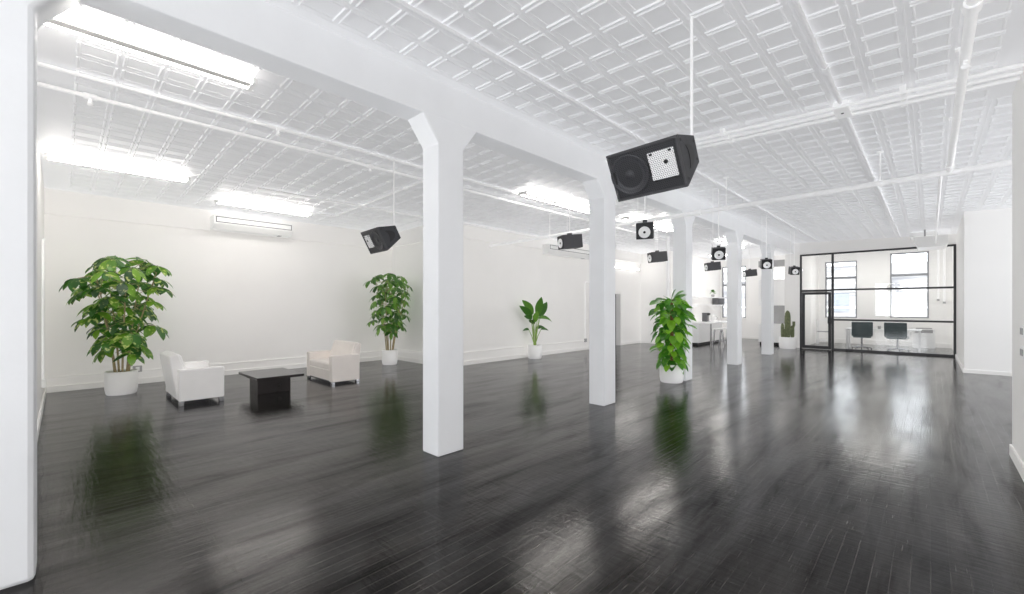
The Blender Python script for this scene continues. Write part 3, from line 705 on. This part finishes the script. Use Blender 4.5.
def paddle_plant(label, loc, r, h):
    random.seed(5)
    t = thing('potted_bird_of_paradise', label, 'plant', loc); pot(t, r, h)
    st = MB(); fo = MB()
    # view frame: u to the picture's right, so leaves fan in the wall's plane
    u = Vector((.72, .69, 0)); w = Vector((-.69, .72, 0))
    spec = [(-.10, .95, 1.10, -.42, .80, .20, 1.0), (-.06, 1.12, 1.0, -.40, .78, .20, .9), (.07, 1.06, .95, .16, 1.0, .22, .35), (.14, 1.02, .8, .30, .9, .21, .5),
            (-.10, .95, .6, -.5, .55, .17, .9), (.10, .98, .75, .62, .35, .14, 1.6), (-.03, .78, .5, -.20, .5, .16, 1.5), (.05, .62, .4, .3, .3, .12, 1.2),
            (-.16, .58, .38, -.5, .25, .09, 1.2), (.16, .60, .4, .5, .25, .09, 1.2), (.0, .85, .6, .05, .6, .17, 1.3)]
    for k, (x, z, L, dx, dz, W, dr) in enumerate(spec):
        yo = random.uniform(-.10, .06)
        b0 = Vector((random.uniform(-.05, .05), random.uniform(-.05, .05), h-.04)); c = u*x*1.1+w*yo*.6+Vector((0, 0, h+z*.86-.06))
        st.tube([b0, (b0+c)/2+Vector((0, 0, .05)), c], .014, 8, taper=.007)
        ul = Vector((.15, .93, 0)) if dx < 0 else u
        leaflet(fo, c, ul*dx+w*random.uniform(-.2, .1)+Vector((0, 0, dz)), w*-1+Vector((0, 0, .5)), L*.62, W*1.05, dr, .35, 8)
    st.build('stems', 'stem', t); fo.build('foliage', 'leafC', t, recalc=False); return t
paddle_plant('paddle-leaved plant in a white pot against the side wall', (-8.40, 9.68, 0), .21, .40)

def vine_plant(label, loc, r, h):
    random.seed(9)
    t = thing('potted_vine', label, 'plant', loc); pot(t, r, h)
    MB().tube([(0, 0, h-.05), (.01, 0, 1.0), (0, 0, 1.68)], .035, 10).build('moss_pole', 'pole', t)
    fo = MB(); st = MB()
    for k in range(150):
        v = k/150; z = .36+1.36*v; a = k*2.39996
        rr = (.13+.15*math.sin(PI*min(1, .25+v*.5)))*random.uniform(.55, 1.05)
        c = Vector((math.cos(a)*rr, math.sin(a)*rr, z)); out = Vector((math.cos(a), math.sin(a), 0))
        d = out*random.uniform(.5, .9)+Vector((0, 0, random.uniform(-.9, .0)))
        c.y = min(c.y, .17); d.y = min(d.y, .12)
        L = random.uniform(.17, .25)
        leaflet(fo, c, d, out+Vector((0, 0, .6)), L, L*.80, random.uniform(.4, .9), .22, 6, True)
        if k % 3 == 0: st.tube([(0, 0, z-.05), c], .004, 6)
    u = Vector((.72, .69, 0))
    for (x, z, dx, dz) in ((-.22, 1.62, -1, .1), (-.12, 1.66, -.9, .2), (-.25, 1.46, -1, -.15), (-.14, 1.5, -.9, 0), (.0, 1.66, .1, .8), (.03, 1.64, .6, .6), (-.02, 1.62, -.5, .6), (.16, 1.42, 1, .0), (.22, 1.38, 1, -.25), (.12, 1.52, .8, .2), (.05, 1.70, .3, .5)):
        st.tube([(0, 0, z-.1), u*x*.6+Vector((0, 0, z)), u*x+Vector((0, 0, z))], .005, 6)
        leaflet(fo, u*x+Vector((0, 0, z)), u*dx+Vector((.3, -.4, dz)), (0.2, -.5, 1), .31, .23, .5, .2, 6, True)
    st.build('stems', 'stem', t); fo.build('foliage', 'leafD', t, recalc=False); return t
vine_plant('bright green climbing vine on a pole in a white pot by the third column', (-3.80, 8.62, 0), .232, .37)

t = thing('potted_cactus', 'tall ribbed cactus in a white pot by the glass partition', 'plant', (-3.74, 18.30, 0)); pot(t, .27, .42)
def cactus_col(mb, x, y, z0, z1, r):
    seg = 32; zs = [z0+(z1-z0)*q for q in (0, .2, .5, .75, .9, .97, 1)]; rs = [.8, .95, 1, .97, .8, .5, .05]
    V = []; F = []
    for z, q in zip(zs, rs):
        for k in range(seg):
            rr = r*q*(1+.16*math.cos(8*2*PI*k/seg)); V.append((x+rr*math.cos(2*PI*k/seg), y+rr*math.sin(2*PI*k/seg), z))
    for i in range(len(zs)-1):
        for k in range(seg): F.append((i*seg+k, i*seg+(k+1) % seg, (i+1)*seg+(k+1) % seg, (i+1)*seg+k))
    mb.add(V, F, True)
uu = (.72, .69)
for (s, z1, r) in ((.0, 1.38, .085), (-.185, .92, .05), (.175, .84, .055), (-.09, .72, .045)):
    c = MB(); cactus_col(c, uu[0]*s, uu[1]*s-(.05 if abs(s) < .1 and s else 0), .39, z1, r); c.build('cactus_stem', 'cactus', t)
for s in (.12,):
    c = MB(); c.tube([(uu[0]*.02, uu[1]*.02-.06, .75), (uu[0]*.2, uu[1]*.2-.06, .72), (uu[0]*.24, uu[1]*.24-.06, .85), (uu[0]*.24, uu[1]*.24-.06, .98)], .045, 12); c.build('cactus_arm', 'cactus', t)

# ------------------------------------------------------------------ office behind the glass
def office_chair(label, loc, rz):
    t = thing('office_chair', label, 'office chair', loc, rz, 'dark office chairs behind the glass')
    MB().box(-.25, .25, -.23, .25, .44, .52, .03, 3).build('seat', 'chairfab', t)
    MB().prism([(-.26, .50), (-.19, .50), (-.25, 1.0), (-.33, .99)], 'x', -.29, .29, .025).build('backrest', 'chairfab', t)
    for s in (-1, 1):
        MB().tube([(s*.27, -.2, .48), (s*.31, -.16, .66), (s*.31, .15, .68), (s*.27, .2, .48)], .016, 8).build('armrest', 'whitemetal', t)
    MB().tube([(0, 0, .10), (0, 0, .45)], .028, 12).build('gas_column', 'chrome', t)
    b = MB()
    for k in range(5):
        a = 2*PI*k/5+.3; b.tube([(0, 0, .12), (math.cos(a)*.28, math.sin(a)*.28, .075)], .022, 8, taper=.014)
    b.build('star_base', 'chrome', t)
    for k in range(5):
        a = 2*PI*k/5+.3; x, y = math.cos(a)*.28, math.sin(a)*.28
        MB().tube([(x-.012, y, .032), (x+.012, y, .032)], .032, 12).tube([(x, y, .04), (x, y, .085)], .01, 6).build('caster', 'spk_dark', t)
    return t
office_chair('dark office chair behind the glass, closer to the glass door', (-1.74, 19.50, 0), .12)
office_chair('dark office chair behind the glass, below the wide window', (-.80, 19.42, 0), -.15)
t = thing('office_desk', 'long white metal-legged desk behind the two office chairs', 'desk', (-1.22, 20.05, 0))
MB().box(-1.0, 1.0, -.36, .36, .70, .735, .006).build('desktop', 'whitemetal', t)
for s in (-1, 1):
    MB().box(s*.93, s*.98, -.34, -.29, 0, .70).box(s*.93, s*.98, .29, .34, 0, .70).box(s*.93, s*.98, -.29, .29, .64, .70).build('leg_frame', 'whitemetal', t)
t = thing('desk_cup', 'small grey cup on the white office desk', 'cup', (-1.30, 19.95, .735)); MB().lathe([(0, 0), (.04, 0), (.05, .10), (.045, .10), (.037, .01), (0, .01)], 16).build('cup_body', 'grey', t)
t = thing('radiator_cabinet', 'white floor cabinet with grey grille under the office wall pipes', 'heater', (-.18, 21.95, 0))
MB().box(-.30, .30, -.16, .16, 0, .70, .012).build('cabinet_body', 'whitemetal', t)
MB().box(-.22, .22, -.10, .10, .70, .74, .004).build('top_grille', 'grey', t); MB().box(-.24, .24, -.166, -.158, .56, .68, .002).build('front_grille', 'grey', t)
for i, (x, z0, lab) in enumerate(((.20, 1.75, 'white vertical pipe in the office, nearer the wide window'), (.36, 1.65, 'white vertical pipe in the office, nearer the right frame'))):
    t = thing('office_pipe', lab, 'pipe', (x, YB-.04, z0), 0, 'vertical pipes in the office')
    MB().tube([(0, 0, 0), (0, 0, .9), (0, 0, zc(x)-z0-.002)], .03, 10).build('pipe_run', 'pipe', t); MB().tube([(0, 0, -.02), (0, 0, .05)], .042, 10).build('end_cap', 'grey', t)
t = thing('office_shelf', 'pale slatted rack standing behind the glass door', 'rack', (-3.05, 21.3, 0))
for x in (-.25, .25):
    for y in (-.2, .2): MB().box(x-.02, x+.02, y-.02, y+.02, 0, 1.0).build('upright', 'whitemetal', t)
for z in (.15, .5, .95): MB().box(-.27, .27, -.22, .22, z, z+.03).build('shelf', 'grey' if z == .5 else 'whitemetal', t)

# ------------------------------------------------------------------ kitchen
t = thing('kitchen_counter', 'white breakfast counter with dark toe kick beyond the third column', 'counter', (-6.95, 17.95, 0))
MB().box(-.42, .46, -.75, 1.9, .10, .86, .01).build('cabinet_body', 'whitemetal', t); MB().box(-.38, .40, -.70, 1.85, 0, .10).build('toe_kick', 'spk_dark', t)
MB().box(-.45, .95, -.80, 1.95, .86, .90, .006).build('worktop', 'whitemetal', t)
MB().box(.88, .93, -.75, -.70, 0, .86).build('leg', 'chrome', t); MB().box(.88, .93, 1.85, 1.9, 0, .86).build('leg', 'chrome', t)
def stool(label, loc):
    t = thing('bar_stool', label, 'stool', loc, .2, 'chrome stools at the kitchen counter')
    MB().box(-.17, .17, -.17, .17, .66, .70, .015).build('seat', 'plastic', t)
    for sx in (-1, 1):
        for sy in (-1, 1): MB().tube([(sx*.13, sy*.13, .66), (sx*.19, sy*.19, 0)], .014, 8).build('leg', 'chrome', t)
    MB().tube([(-.175, -.175, .22), (.175, -.175, .22), (.175, .175, .22), (-.175, .175, .22), (-.175, -.175, .22)], .009, 6).build('footrest', 'chrome', t)
stool('chrome bar stool with white seat, end of the counter closest to the room', (-5.72, 17.05, 0))
stool('chrome bar stool with white seat, middle of the row at the counter', (-5.72, 17.75, 0))
stool('chrome bar stool with white seat, end of the counter closest to the window', (-5.72, 18.50, 0))
t = thing('coffee_machine', 'small dark coffee machine on the kitchen counter', 'appliance', (-6.75, 18.6, .90))
MB().box(-.1, .1, -.12, .12, 0, .36, .012).build('machine_body', 'steel_dark', t); MB().box(.1, .18, -.08, .08, 0, .03, .004).build('drip_tray', 'chrome', t); MB().box(.08, .17, -.08, .08, .26, .35, .008).build('brew_head', 'spk_dark', t)
t = thing('kettle', 'round white kettle beside the coffee machine', 'kettle', (-6.60, 19.1, .90))
MB().lathe([(0, 0), (.1, 0), (.115, .06), (.09, .2), (.05, .25), (0, .26)], 20).build('kettle_body', 'plastic', t); MB().tube([(.09, 0, .07), (.17, 0, .14), (.1, 0, .2)], .012, 8).build('handle', 'grey', t)
for z, lab in ((1.95, 'white wall shelf in the kitchen, upper of two'), (1.60, 'white wall shelf in the kitchen, lower of two')):
    t = thing('wall_shelf', lab, 'shelf', (-7.45, 18.7, z), 0, 'kitchen wall shelves')
    MB().box(0, .30, 0, 3.5, -.03, 0, .004).build('board', 'whitemetal', t)
    for y in (.3, 3.2): MB().box(0, .25, y-.012, y+.012, -.09, -.03).build('bracket', 'whitemetal', t)
t = thing('microwave', 'dark grey microwave on the lower kitchen shelf', 'microwave', (-7.28, 21.75, 1.60)); MB().box(-.14, .14, -.44, .40, 0, .315, .01).build('oven_body', 'steel_dark', t); MB().box(.14, .15, -.40, .2, .03, .28, .003).build('oven_door', 'slot', t)
t = thing('shelf_plant', 'small round plant in a dark pot on the upper kitchen shelf', 'plant', (-7.27, 20.95, 1.95))
MB().lathe([(0, 0), (.06, 0), (.08, .12), (.07, .12), (0, .11)], 16).build('pot', 'grey', t)
fo = MB(); random.seed(4)
for k in range(70):
    a = random.uniform(0, 2*PI); e = random.uniform(-.3, 1.4); d = Vector((math.cos(a)*math.cos(e), math.sin(a)*math.cos(e), math.sin(e)))
    leaflet(fo, Vector((0, 0, .2))+d*.05, d, (0, 0, 1.01), random.uniform(.08, .13), .05, .4, .2, 4)
fo.build('foliage', 'leafB', t, recalc=False)
t = thing('kitchen_unit', 'tall white kitchen unit with open grey niche behind the fifth column', 'cabinet', (-4.50, 19.5, 0))
MB().box(-.5, .52, 0, .6, .10, .83, .006).build('lower_cabinet', 'whitemetal', t); MB().box(-.46, .50, .04, .56, 0, .10).build('toe_kick', 'spk_dark', t)
MB().box(-.5, .52, .56, .6, .83, 1.56).build('back_panel', 'grey', t); MB().box(-.5, .52, 0, .6, 1.56, 2.6, .006).build('upper_cabinet', 'whitemetal', t)
MB().box(-.5, .52, 0, .6, 3.1, 3.35, .006).build('vent_housing', 'grey', t); MB().box(-.5, -.44, 0.5, .6, 2.6, 3.1).box(.46, .52, .5, .6, 2.6, 3.1).build('post', 'whitemetal', t)
MB().box(-.44, .46, .5, .54, 2.62, 3.08).build('lit_panel', 'panel_soft', t)
t = thing('ceiling_fill_panel', 'added flat fill panel on the office ceiling behind the glass', 'light', (-1.4, 20.7, zc(-1.4)))  # glowing panel added to brighten the office
MB().box(-1.0, 1.0, -.3, .3, -.07, -.002, .006).build('frame', 'plastic', t); MB().box(-.96, .96, -.27, .27, -.08, -.07).build('diffuser', 'tube_soft', t)
t = thing('ceiling_fill_panel', 'added flat fill panel on the kitchen ceiling', 'light', (-6.3, 19.6, zc(-6.3)))  # invented glowing panel that lifts the kitchen brightness
MB().box(-.6, .6, -.3, .3, -.07, .02, .006).build('frame', 'plastic', t); MB().box(-.56, .56, -.27, .27, -.08, -.07).build('diffuser', 'tube_soft', t)

# ------------------------------------------------------------------ light
def area(name, loc, rot, sx, sy, power, col):
    d = bpy.data.lights.new(name, 'AREA'); d.shape = 'RECTANGLE'; d.size = sx; d.size_y = sy; d.energy = power; d.color = col
    o = bpy.data.objects.new(name, d); COL.objects.link(o); o.location = loc; o.rotation_euler = rot; return o
area('rear_window_light', (-1.6, -4.95, 2.0), (PI/2, 0, 0), 2.8, 2.4, 95, (.93, .96, 1))
area('alcove_fill_light', (4.45, 10.6, 2.05), (PI/2, 0, PI/2), 4.6, 2.3, 28, (.97, .98, 1))  # added fill lamp for the alcove side, no window known there
w = bpy.data.worlds.new('World'); sc.world = w; w.use_nodes = True
bg = w.node_tree.nodes['Background']; bg.inputs[0].default_value = (.93, .96, 1, 1); bg.inputs[1].default_value = 5.0

def fill(name, rot, e, col):
    d = bpy.data.lights.new(name, 'SUN'); d.energy = e; d.color = col; d.angle = 1.2; d.use_shadow = False
    o = bpy.data.objects.new(name, d); COL.objects.link(o); o.rotation_euler = rot; o.location = (-3, 6, .5); return o
fill('bounce_fill', (PI-.45, 0, 0), 2.0, (.97, .975, 1))
fill('side_fill', (0, PI*.5+.25, 0), .92, (1, .965, .94))
fill('side_fill', (0, -PI*.5-.25, 0), .9, (1, .99, .98))
fill('depth_fill', (PI*.5+.2, 0, 0), .32, (1, .99, .98))
# ------------------------------------------------------------------ camera
cam = bpy.data.cameras.new('Camera'); co = bpy.data.objects.new('Camera', cam); COL.objects.link(co)
co.location = (0, 0, 1.55); co.rotation_euler = (PI/2, 0, .7675)
cam.sensor_fit = 'HORIZONTAL'; cam.sensor_width = 36; cam.lens = 433.88/1024*36; cam.shift_y = (305.79-297)/1024
cam.clip_start = .05
sc.camera = co
sc.view_settings.view_transform = 'Standard'
sc.view_settings.look = 'None'
sc.view_settings.exposure = -.06
sc.cycles.use_denoising = True
sc.cycles.max_bounces = 14; sc.cycles.diffuse_bounces = 10; sc.cycles.glossy_bounces = 6; sc.cycles.transparent_max_bounces = 12
sc.cycles.sample_clamp_indirect = 8
sc.cycles.caustics_reflective = False
